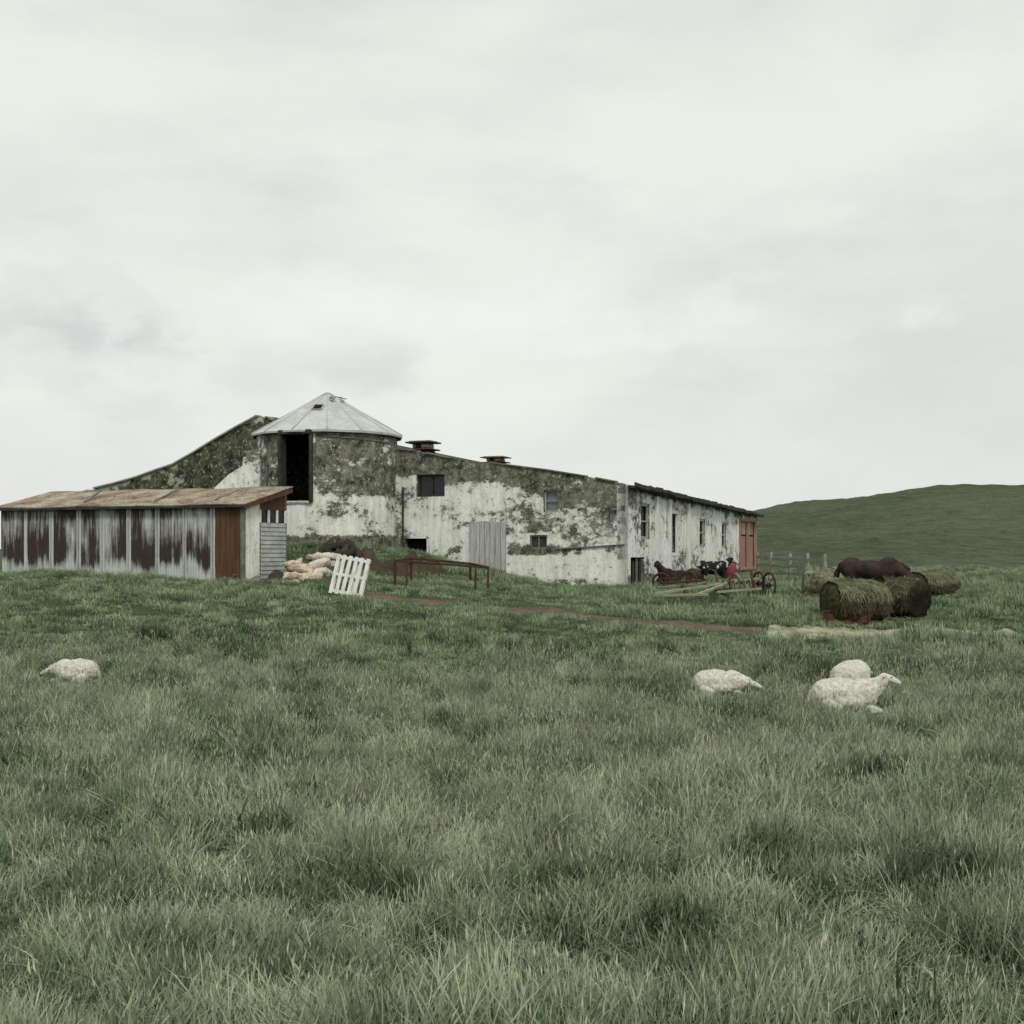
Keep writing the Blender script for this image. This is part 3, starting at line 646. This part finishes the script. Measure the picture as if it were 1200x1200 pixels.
# ------------------------------------------------------------ pallet
pal=empty('wooden_pallet'); g=gp(404,698); pal.location=g; pal.rotation_euler=(math.radians(-14),math.radians(9),math.radians(-12))
PW,PH=.98,1.12
for i in range(6): x=-PW/2+.06+(PW-.12)*i/5; beam('slat',(x,0,0),(x+random.uniform(-.01,.01),0,PH),.10,.02,mWoodW,pal,up=Vector((0,1,0)))
for z in(.08,PH/2,PH-.08): beam('stringer',(-PW/2,.06,z),(PW/2,.06,z),.09,.09,mWoodW,pal)
for i in range(4): x=-PW/2+.06+(PW-.12)*i/3; beam('back_slat',(x,.12,0),(x,.12,PH),.09,.02,mWoodW,pal,up=Vector((0,1,0)))
# ------------------------------------------------------------ sack pile
pile=empty('sack_pile')
def sack(u,v,d,w,h,dp,yaw,mat,tilt=.2):
    p=P(u,v,d); bm=bmesh.new(); bmesh.ops.create_cube(bm,size=1); bmesh.ops.subdivide_edges(bm,edges=bm.edges,cuts=7,use_grid_fill=True)
    sd=random.uniform(0,99)
    for q in bm.verts:
        n=q.co.normalized()*.6; e_=max(abs(q.co.x),abs(q.co.y))*2; q.co=q.co.lerp(n,.30); pin=1-.35*max(0,e_-.6)/.4
        q.co=Vector((q.co.x*w,q.co.y*dp,q.co.z*h*pin)); nn=noise.noise_vector(q.co*3.5+Vector((sd,0,0))); q.co+=nn*.10+noise.noise_vector(q.co*9+Vector((sd,0,0)))*.03
    me=bpy.data.meshes.new('sack'); bm.to_mesh(me); bm.free(); me.materials.append(mat); me.polygons.foreach_set('use_smooth',[True]*len(me.polygons))
    o=link(bpy.data.objects.new('sack',me),pile); o.location=p; o.rotation_euler=(random.uniform(-tilt,tilt),random.uniform(-tilt*1.4,tilt*1.4),yaw)
    s=o.modifiers.new('s','SUBSURF'); s.levels=1; s.render_levels=1
    t=bpy.data.textures.new('fold','CLOUDS'); t.noise_scale=.12; dd=o.modifiers.new('d','DISPLACE'); dd.texture=t; dd.strength=.07
mTarpW=simple('white_sacking',(.40,.36,.30),(.72,.68,.62),2.5,.8)
for a_ in [(345,686,36,.75,.26,.55,.2,mTarp),(368,688,36.1,.6,.26,.5,-.4,mTarpW),(340,676,36.4,.7,.25,.5,-.3,mTarp),(362,677,36.3,.7,.3,.5,.5,mTarp),(352,667,36.6,.7,.25,.5,.1,mTarp),(378,672,36.7,.6,.3,.5,.9,mTarpW),(343,661,36.9,.55,.2,.45,.6,mTarp),(374,661,36.9,.7,.28,.5,-.2,mTarpW),(384,653,37.1,.7,.22,.5,.3,mTarpW),(368,653,37.2,.5,.2,.4,1.2,mTarp),(392,660,37.2,.5,.3,.4,.8,mTarp),(333,686,36.2,.4,.25,.4,.5,mFence)]: sack(*a_)
sack(318,683,36,.35,.25,.4,.2,mRoofD); sack(300,681,35.9,.3,.2,.4,.2,mFence); sack(325,677,36.4,.35,.35,.4,.2,mRoofD)
def heap(name,u,v,d,rx,ry,h,mat,seed):
    x0=(u-600)/F*d; V=[];Fc=[];n=26
    for i in range(n+1):
        for j in range(n+1):
            a=-1+2*i/n;b=-1+2*j/n; r=math.hypot(a,b); k=max(0,1-r*r)
            x=x0+a*rx;y=d+b*ry; z=gz(x,y)-.06+h*k*(.75+.7*noise.noise(Vector((a*2.5+seed,b*2.5,0)))+.3*noise.noise(Vector((a*8+seed,b*8,0))))
            V.append((x,y,z))
    for i in range(n):
        for j in range(n): Fc.append((i*(n+1)+j,(i+1)*(n+1)+j,(i+1)*(n+1)+j+1,i*(n+1)+j+1))
    return mesh(name,V,Fc,mat,None,True)
heap('dirt_heap',440,680,39.2,1.3,.9,.85,mDirt,1); heap('dirt_heap',490,680,40,1.1,.8,.65,mDirt,4)
heap('dirt_heap',398,660,39.3,1.2,.8,.95,mDirt,8)
def wheel(nm,c,r,axis,mat,parent,spokes=8,tr=.035):
    ax=Vector(axis).normalized(); s=ax.cross(Vector((0,0,1))).normalized(); t=ax.cross(s); c=Vector(c)
    tube(nm,[c+s*r*math.cos(a)+t*r*math.sin(a) for a in [2*math.pi*i/28 for i in range(28)]],tr,mat,parent,8,True)
    tube(nm+'_hub',[c-ax*.07,c+ax*.07],.06,mat,parent,10)
    for i in range(spokes):
        a=2*math.pi*i/spokes; tube(nm+'_spoke',[c,c+s*r*math.cos(a)+t*r*math.sin(a)],.013,mat,parent,6)
ty=empty('old_tyre'); c=P(398,650,39); tube('tyre',[c+Vector((.42*math.cos(a),.2*math.sin(a),.12+.25*math.sin(a)*.6)) for a in [2*math.pi*i/24 for i in range(24)]],.13,mBlack,ty,10,True)
# ------------------------------------------------------------ farm implement
im=empty('farm_implement')
def B3(a,b,w,mat,nm='beam'): beam(nm,a,b,w,w*.8,mat,im)
B3(P(768,696,36.6),P(905,676,39.4),.11,mGreenY); B3(P(770,689,38),P(895,680,38.8),.10,mFence); B3(P(766,698,36.4),P(830,697,36.2),.11,mGreenY)
B3(P(812,699,36.2),P(862,680,38.6),.10,mGreenY); B3(P(840,694,36.9),P(892,690,37.2),.09,mGreenY); B3(P(776,684,39),P(822,680,39.5),.1,mRust)
B3(P(800,686,38.2),P(806,697,36.6),.12,mRust); B3(P(855,675,38.5),P(858,694,37.2),.07,mRust); B3(P(838,668,39),P(842,690,38.2),.06,mRust)
B3(P(825,684,38.4),P(850,697,36.8),.09,mRust); B3(P(862,672,39),P(880,694,37.6),.08,mFence)
for i in range(9):
    u=845+i*6; a=P(u,684,38.3); tube('tine',[a,a+Vector((.02,-.25,.12)),a+Vector((.04,-.42,-.15)),a+Vector((.04,-.36,-.4))],.016,mRust,im,6)
wheel('wheel',P(901,686,38),.38,(1,.35,0),mRust,im,8,.035); wheel('wheel',P(889,684,39.2),.36,(1,.35,0),mRust,im,8,.035)
B3(P(889,684,39.2),P(901,686,38),.06,mRust); B3(P(880,668,38.5),P(884,692,37.9),.08,mRust)
sc_=empty('rusty_cart')
for a,b,w in((P(770,680,41),P(812,678,41.4),.12),(P(772,672,41.2),P(776,684,41.5),.08),(P(812,670,41.4),P(813,684,41.2),.09)): beam('frame',a,b,w,w,mRust,sc_)
wheel('wheel',P(806,681,40.9),.30,(.3,1,0),mRust,sc_,8,.045); wheel('wheel',P(775,682,40.9),.28,(.3,1,0),mRust,sc_,8,.045)
rb=empty('red_barrel',at(856,47.5)); tube('barrel',[(0,0,0),(0,0,.05),(0,0,.4),(0,0,.42),(0,0,.8),(0,0,.88)],[.22,.24,.23,.25,.23,.22],mPlas,rb,16); tube('lid',[(0,0,.88),(0,0,.9)],[.24,.23],mPlas,rb,16)
fe=empty('wooden_fence')
fp=[at(u,d) for u,d in((888,52),(905,50),(925,47.5),(946,45),(968,43))]
for i,p in enumerate(fp):
    beam('fence_post',p-Vector((0,0,.2)),p+Vector((random.uniform(-.05,.05),0,1.12)),.11,.11,mRail,fe)
for a,b in zip(fp[:-1],fp[1:]):
    for z in(.3,.6,.9): beam('fence_rail',a+Vector((0,-.07,z+random.uniform(-.05,.05))),b+Vector((0,-.07,z+random.uniform(-.05,.05))),.03,.12,mRail,fe)
# ------------------------------------------------------------ grass tufts
def tuft(name,n,rad,h0,h1,w,lean,mat,seeds=0,wind=.15):
    V=[];Fc=[];Hh=[];Br=[]
    for i in range(n):
        a=random.uniform(0,6.283); r=rad*math.sqrt(random.random()); bx,by=r*math.cos(a),r*math.sin(a)
        h=random.uniform(h0,h1); l=abs(random.gauss(0,lean)); la=random.uniform(0,6.283); dx=math.cos(la)*l+wind*random.uniform(.3,1.6); dy=math.sin(la)*l
        ww=w*random.uniform(.7,1.2); fa=random.uniform(0,3.14); fx,fy=math.cos(fa)*ww,math.sin(fa)*ww; br=random.random(); b=len(V)
        seed=random.random()<seeds
        for f,wf in((0,.8),(.4,1),(.75,.7)) :
            c=f**1.8; px,py,pz=bx+dx*h*c,by+dy*h*c,h*f*(1-.25*l*f)
            if seed: wf*=.4
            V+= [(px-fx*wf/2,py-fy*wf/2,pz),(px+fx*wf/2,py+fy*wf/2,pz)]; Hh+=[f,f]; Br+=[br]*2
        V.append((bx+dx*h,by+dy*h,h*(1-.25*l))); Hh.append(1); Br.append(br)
        Fc+=[(b,b+1,b+3,b+2),(b+2,b+3,b+5,b+4),(b+4,b+5,b+6)]
        if seed:
            px,py,pz=V[-1]; sw=.006; sh=h*.15
            for q in range(2):
                ca,sa=math.cos(q*1.57+fa)*sw,math.sin(q*1.57+fa)*sw; k=len(V)
                V+=[(px,py,pz-sh*.3),(px+ca,py+sa,pz+sh*.2),(px+dx*.05,py,pz+sh),(px-ca,py-sa,pz+sh*.2)]; Hh+=[1]*4; Br+=[.9]*4; Fc.append((k,k+1,k+2,k+3))
    me=bpy.data.meshes.new(name); me.from_pydata(V,[],Fc); me.materials.append(mat)
    o=bpy.data.objects.new(name,me); attr(o,'hh',Hh); attr(o,'br',Br); return o
def scatter(name,pts,rots,scl,srcs):
    col=bpy.data.collections.new(name+'_tufts')
    for s in srcs: col.objects.link(s)
    me=bpy.data.meshes.new(name); me.vertices.add(len(pts)); me.vertices.foreach_set('co',np.asarray(pts,dtype=np.float32).ravel())
    for nm,val in(('rot',rots),('scl',scl)):
        a=me.attributes.new(nm,'FLOAT_VECTOR','POINT'); a.data.foreach_set('vector',np.asarray(val,dtype=np.float32).ravel())
    o=link(bpy.data.objects.new(name,me)); ng=bpy.data.node_groups.new(name,'GeometryNodeTree')
    ng.interface.new_socket('Geometry',in_out='INPUT',socket_type='NodeSocketGeometry'); ng.interface.new_socket('Geometry',in_out='OUTPUT',socket_type='NodeSocketGeometry')
    N=ng.nodes; i=N.new('NodeGroupInput'); out=N.new('NodeGroupOutput'); ip=N.new('GeometryNodeInstanceOnPoints'); ci=N.new('GeometryNodeCollectionInfo')
    ci.inputs['Collection'].default_value=col; ci.inputs['Separate Children'].default_value=True; ci.inputs['Reset Children'].default_value=True; ip.inputs['Pick Instance'].default_value=True
    def na(nm):
        a=N.new('GeometryNodeInputNamedAttribute'); a.data_type='FLOAT_VECTOR'; a.inputs['Name'].default_value=nm; return a.outputs[0]
    Lk=ng.links; Lk.new(i.outputs[0],ip.inputs['Points']); Lk.new(ci.outputs[0],ip.inputs['Instance']); 
    e2=N.new('FunctionNodeEulerToRotation'); Lk.new(na('rot'),e2.inputs[0]); Lk.new(e2.outputs[0],ip.inputs['Rotation']); Lk.new(na('scl'),ip.inputs['Scale']); Lk.new(ip.outputs[0],out.inputs[0])
    md=o.modifiers.new('scatter','NODES'); md.node_group=ng; return o
track=np.array([(p.x,p.y) for p in (t1+t2)][::4]); isT=np.array([1.]*len(t1)+[.85]*len(t2))[::4]
Cn=np.array([C.x,C.y]); dTn=np.array([dT.x,dT.y]); dSn=np.array([dS.x,dS.y]); S0n=np.array([S0.x,S0.y])
def place(n,y0,y1,margin,e=2.):
    y=rng.uniform(y0**e,y1**e,n)**(1/e); x=rng.uniform(-1,1,n)*(.44*y+margin); return x,y
def ok(x,y,trw=.55):
    p=np.stack([x,y],1); q=p-Cn; t=q@dTn; s=q@dSn; inside=(t>-.05)&(s>-.05)
    q=p-S0n; t=q@dTn; s=q@dSn; inside|=(t>-.1)&(t<SHL+.1)&(s>-.05)&(s<SHD+.1)
    inside|=np.hypot(x-SC.x,y-SC.y)<R+.05
    dd=np.hypot(p[:,None,0]-track[None,:,0],p[:,None,1]-track[None,:,1]); j=dd.argmin(1); d=dd[np.arange(len(x)),j]
    return (~inside)&(d>trw*isT[j]*rng.uniform(.5,1.6,len(x)))
pn=lambda x,y,s,o: np.array([noise.noise(Vector((a*s+o,b*s*1.3,o))) for a,b in zip(x,y)])
def nearsheep(x,y):
    k=np.ones(len(x))
    for a,b in SHEEP: d=np.hypot((x-a)/1.1,(y-b+.5)/1.3); k=np.minimum(k,np.clip(.42+.9*(d-.35),.45,1))
    return k
x,y=place(20000,6.5,31,2.5,1.7); edge=28.4+.9*np.sin(x*.5)+.6*np.sin(x*1.3+1)+ (x>4)*1.0+(x<-6)*(-1.2)
n1=pn(x,y,.22,3); n2=pn(x,y,.8,9); n3=pn(x,y,2.2,5)
keep=(y<edge+rng.normal(0,1.0,len(x)))&(rng.random(len(x))<.9+.35*n2); x,y,n1,n2,n3=[q[keep] for q in(x,y,n1,n2,n3)]
hs=(.85+.6*n1+.8*n2+.6*n3)*np.where(y>26,.75,1.)*rng.uniform(.6,1.35,len(x)); hs=np.clip(hs,.3,2.0)*nearsheep(x,y)
pts=np.stack([x,y,EYE+rel(x,y)-.02],1); rot=np.stack([rng.normal(0,.16,len(x)),rng.normal(0,.16,len(x))+.04,rng.normal(0,2.2,len(x))],1)
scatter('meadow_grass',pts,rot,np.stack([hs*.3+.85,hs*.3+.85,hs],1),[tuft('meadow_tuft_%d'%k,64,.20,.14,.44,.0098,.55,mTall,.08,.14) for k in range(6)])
x,y=place(3600,7,29,2); q=pn(x,y,.5,21); k=q+rng.normal(0,.15,len(x))>.02; x,y=x[k],y[k]; hs=rng.uniform(.7,1.3,len(x))*nearsheep(x,y)
scatter('seed_stalks',np.stack([x,y,EYE+rel(x,y)-.02],1),np.stack([rng.normal(0,.14,len(x)),rng.normal(0,.14,len(x))+.08,rng.uniform(0,6.28,len(x))],1),np.stack([hs*0+1,hs*0+1,hs],1),[tuft('stalk_tuft_%d'%k,8,.3,.36,.64,.007,.35,mStalk,.7,.2) for k in range(4)])
x,y=place(2200,7,30,2); q=pn(x,y,.35,41); k=q+rng.normal(0,.1,len(x))>.10; x,y=x[k],y[k]; hs=rng.uniform(.6,1.2,len(x))*nearsheep(x,y)
scatter('broad_weeds',np.stack([x,y,EYE+rel(x,y)-.02],1),np.stack([rng.normal(0,.1,len(x)),rng.normal(0,.1,len(x)),rng.uniform(0,6.28,len(x))],1),np.stack([hs,hs,hs],1),[tuft('weed_clump_%d'%k,60,.24,.2,.5,.022,.6,mWeed,0,.1) for k in range(3)])
# lawn
x,y=place(22000,26.0,50,3); k1=ok(x,y); x,y=x[k1],y[k1]; n1=pn(x,y,.35,1); n2=pn(x,y,1.1,6)
hs=np.clip(.85+1.1*n1+1.4*n2,.3,3)*rng.uniform(.6,1.4,len(x)); hs*=np.where(x>3,1.35,1.)
pts=np.stack([x,y,EYE+rel(x,y)-.01],1); rot=np.stack([rng.normal(0,.08,len(x)),rng.normal(0,.08,len(x)),rng.uniform(0,6.28,len(x))],1)
scatter('lawn_grass',pts,rot,np.stack([hs*.3+.9,hs*.3+.9,hs],1),[tuft('lawn_tuft_%d'%k,50,.24,.04,.13,.015,.5,mLawn,.0,.1) for k in range(4)])
wx=[];wy=[]
for i in range(900):
    r=random.random()
    if r<.35: p=C+dT*random.uniform(-.3,8.2)+nF*random.uniform(.05,.45)
    elif r<.55: p=C+dS*random.uniform(0,SL)+nR*random.uniform(.05,.5)
    elif r<.8: p=S0+dT*random.uniform(-.4,SHL)+nF*random.uniform(.05,.3)
    else: a=random.uniform(-.9,1.5); p=sp(a,0,R+random.uniform(.05,.5))
    wx.append(p.x);wy.append(p.y)
for i in range(1100): 
    yy=random.uniform(28,45); wx.append(random.uniform(-.42,.42)*yy); wy.append(yy)
for i in range(2200):
    yy=random.uniform(46,78); wx.append(random.uniform(.18,.5)*yy); wy.append(yy)
wx=np.array(wx);wy=np.array(wy); k1=ok(wx,wy); wx,wy=wx[k1],wy[k1]
zz=np.maximum(EYE+rel(wx,wy),np.where(wy>72,hillz(wx,wy),-99))
hs=rng.uniform(.25,.85,len(wx)); scatter('weeds',np.stack([wx,wy,zz-.02],1),np.stack([0*wx,0*wx,rng.uniform(0,6,len(wx))],1),np.stack([hs*0+1,hs*0+1,hs],1),[tuft('weed_tuft_%d'%k,70,.2,.15,.38,.012,.4,mLawn if k<2 else mTall,.08,.2) for k in range(3)])
# ------------------------------------------------------------ world and sun
w=bpy.data.worlds.new('World'); scene.world=w; w.use_nodes=True; nt=w.node_tree; N=nt.nodes; Lk=nt.links; bg=N['Background']; bg.inputs[1].default_value=.1
sky=N.new('ShaderNodeTexSky'); sky.sky_type='NISHITA'; sky.sun_disc=False; sky.sun_elevation=math.radians(48); sky.sun_rotation=math.radians(165)
tc=N.new('ShaderNodeTexCoord')
def wn(scale,st,detail,loc,rough=.55):
    mp=N.new('ShaderNodeMapping'); mp.inputs['Scale'].default_value=st; mp.inputs['Location'].default_value=loc; Lk.new(tc.outputs['Generated'],mp.inputs[0]); t=N.new('ShaderNodeTexNoise'); t.inputs['Scale'].default_value=scale; t.inputs['Detail'].default_value=detail; t.inputs['Roughness'].default_value=rough; Lk.new(mp.outputs[0],t.inputs['Vector']); return t.outputs['Fac']
def wr(v,a,b,c,d):
    t=N.new('ShaderNodeMapRange'); t.interpolation_type='SMOOTHSTEP'; Lk.new(v,t.inputs[0])
    for i,k in enumerate((a,b,c,d)): t.inputs[i+1].default_value=k
    return t.outputs[0]
def wmath(op,a,b):
    t=N.new('ShaderNodeMath'); t.operation=op
    for s,v in zip(t.inputs,(a,b)):
        if isinstance(v,bpy.types.NodeSocket): Lk.new(v,s)
        else: s.default_value=v
    return t.outputs[0]
def wm(f,a,b,mode='MIX'):
    t=N.new('ShaderNodeMix'); t.data_type='RGBA'; t.blend_type=mode
    for s,v in((t.inputs[0],f),(t.inputs[6],a),(t.inputs[7],b)):
        if isinstance(v,bpy.types.NodeSocket): Lk.new(v,s)
        else: s.default_value=v
    return t.outputs[2]
n1=wn(2.2,(1,1,3.2),6,(.3,0,.2)); n2=wn(5,(1,1,2.2),8,(2,1,0)); n3=wn(9,(1,1,1.8),9,(5,3,1),.62)
c=wm(wr(n1,.35,.62,0,1),(7.5,7.75,7.2,1),(8.8,9.0,8.3,1)); c=wm(wr(n2,.50,.72,0,.45),c,(6.6,6.85,6.5,1))
def bank(c,dx,dz,rx,rz,colr,amt):
    vx=Vector((dx,1,dz)).normalized()
    s=N.new('ShaderNodeVectorMath'); s.operation='SUBTRACT'; Lk.new(tc.outputs['Generated'],s.inputs[0]); s.inputs[1].default_value=vx
    m2=N.new('ShaderNodeVectorMath'); m2.operation='MULTIPLY'; Lk.new(s.outputs[0],m2.inputs[0]); m2.inputs[1].default_value=(1/rx,1/rx,1/rz)
    ln=N.new('ShaderNodeVectorMath'); ln.operation='LENGTH'; Lk.new(m2.outputs[0],ln.inputs[0])
    v=wmath('ADD',ln.outputs['Value'],wmath('MULTIPLY',wmath('SUBTRACT',n3,.5),4.0))
    return wm(wr(v,.3,1.25,amt,0),c,colr)
c=bank(c,-.33,.185,.10,.035,(6.2,6.5,6.3,1),.85); c=bank(c,-.30,.145,.06,.02,(9.0,9.1,8.8,1),.55)
c=bank(c,-.105,.155,.05,.03,(6.6,6.9,6.7,1),.6); c=bank(c,.33,.165,.06,.04,(7.0,7.3,7.1,1),.5)
c=bank(c,-.1,.19,.35,.03,(9.2,9.35,8.9,1),.6)
sx=N.new('ShaderNodeSeparateXYZ'); Lk.new(tc.outputs['Generated'],sx.inputs[0]); c=wm(wr(sx.outputs[2],0,.13,.75,0),c,(7.7,7.65,7.8,1))
c=wm(.94,sky.outputs[0],c); Lk.new(c,bg.inputs[0])
sd=bpy.data.lights.new('sun','SUN'); sd.energy=1.5; sd.angle=math.radians(14); sd.color=(1,.97,.92); so=link(bpy.data.objects.new('sun',sd)); so.rotation_euler=(math.radians(42),0,math.radians(15))
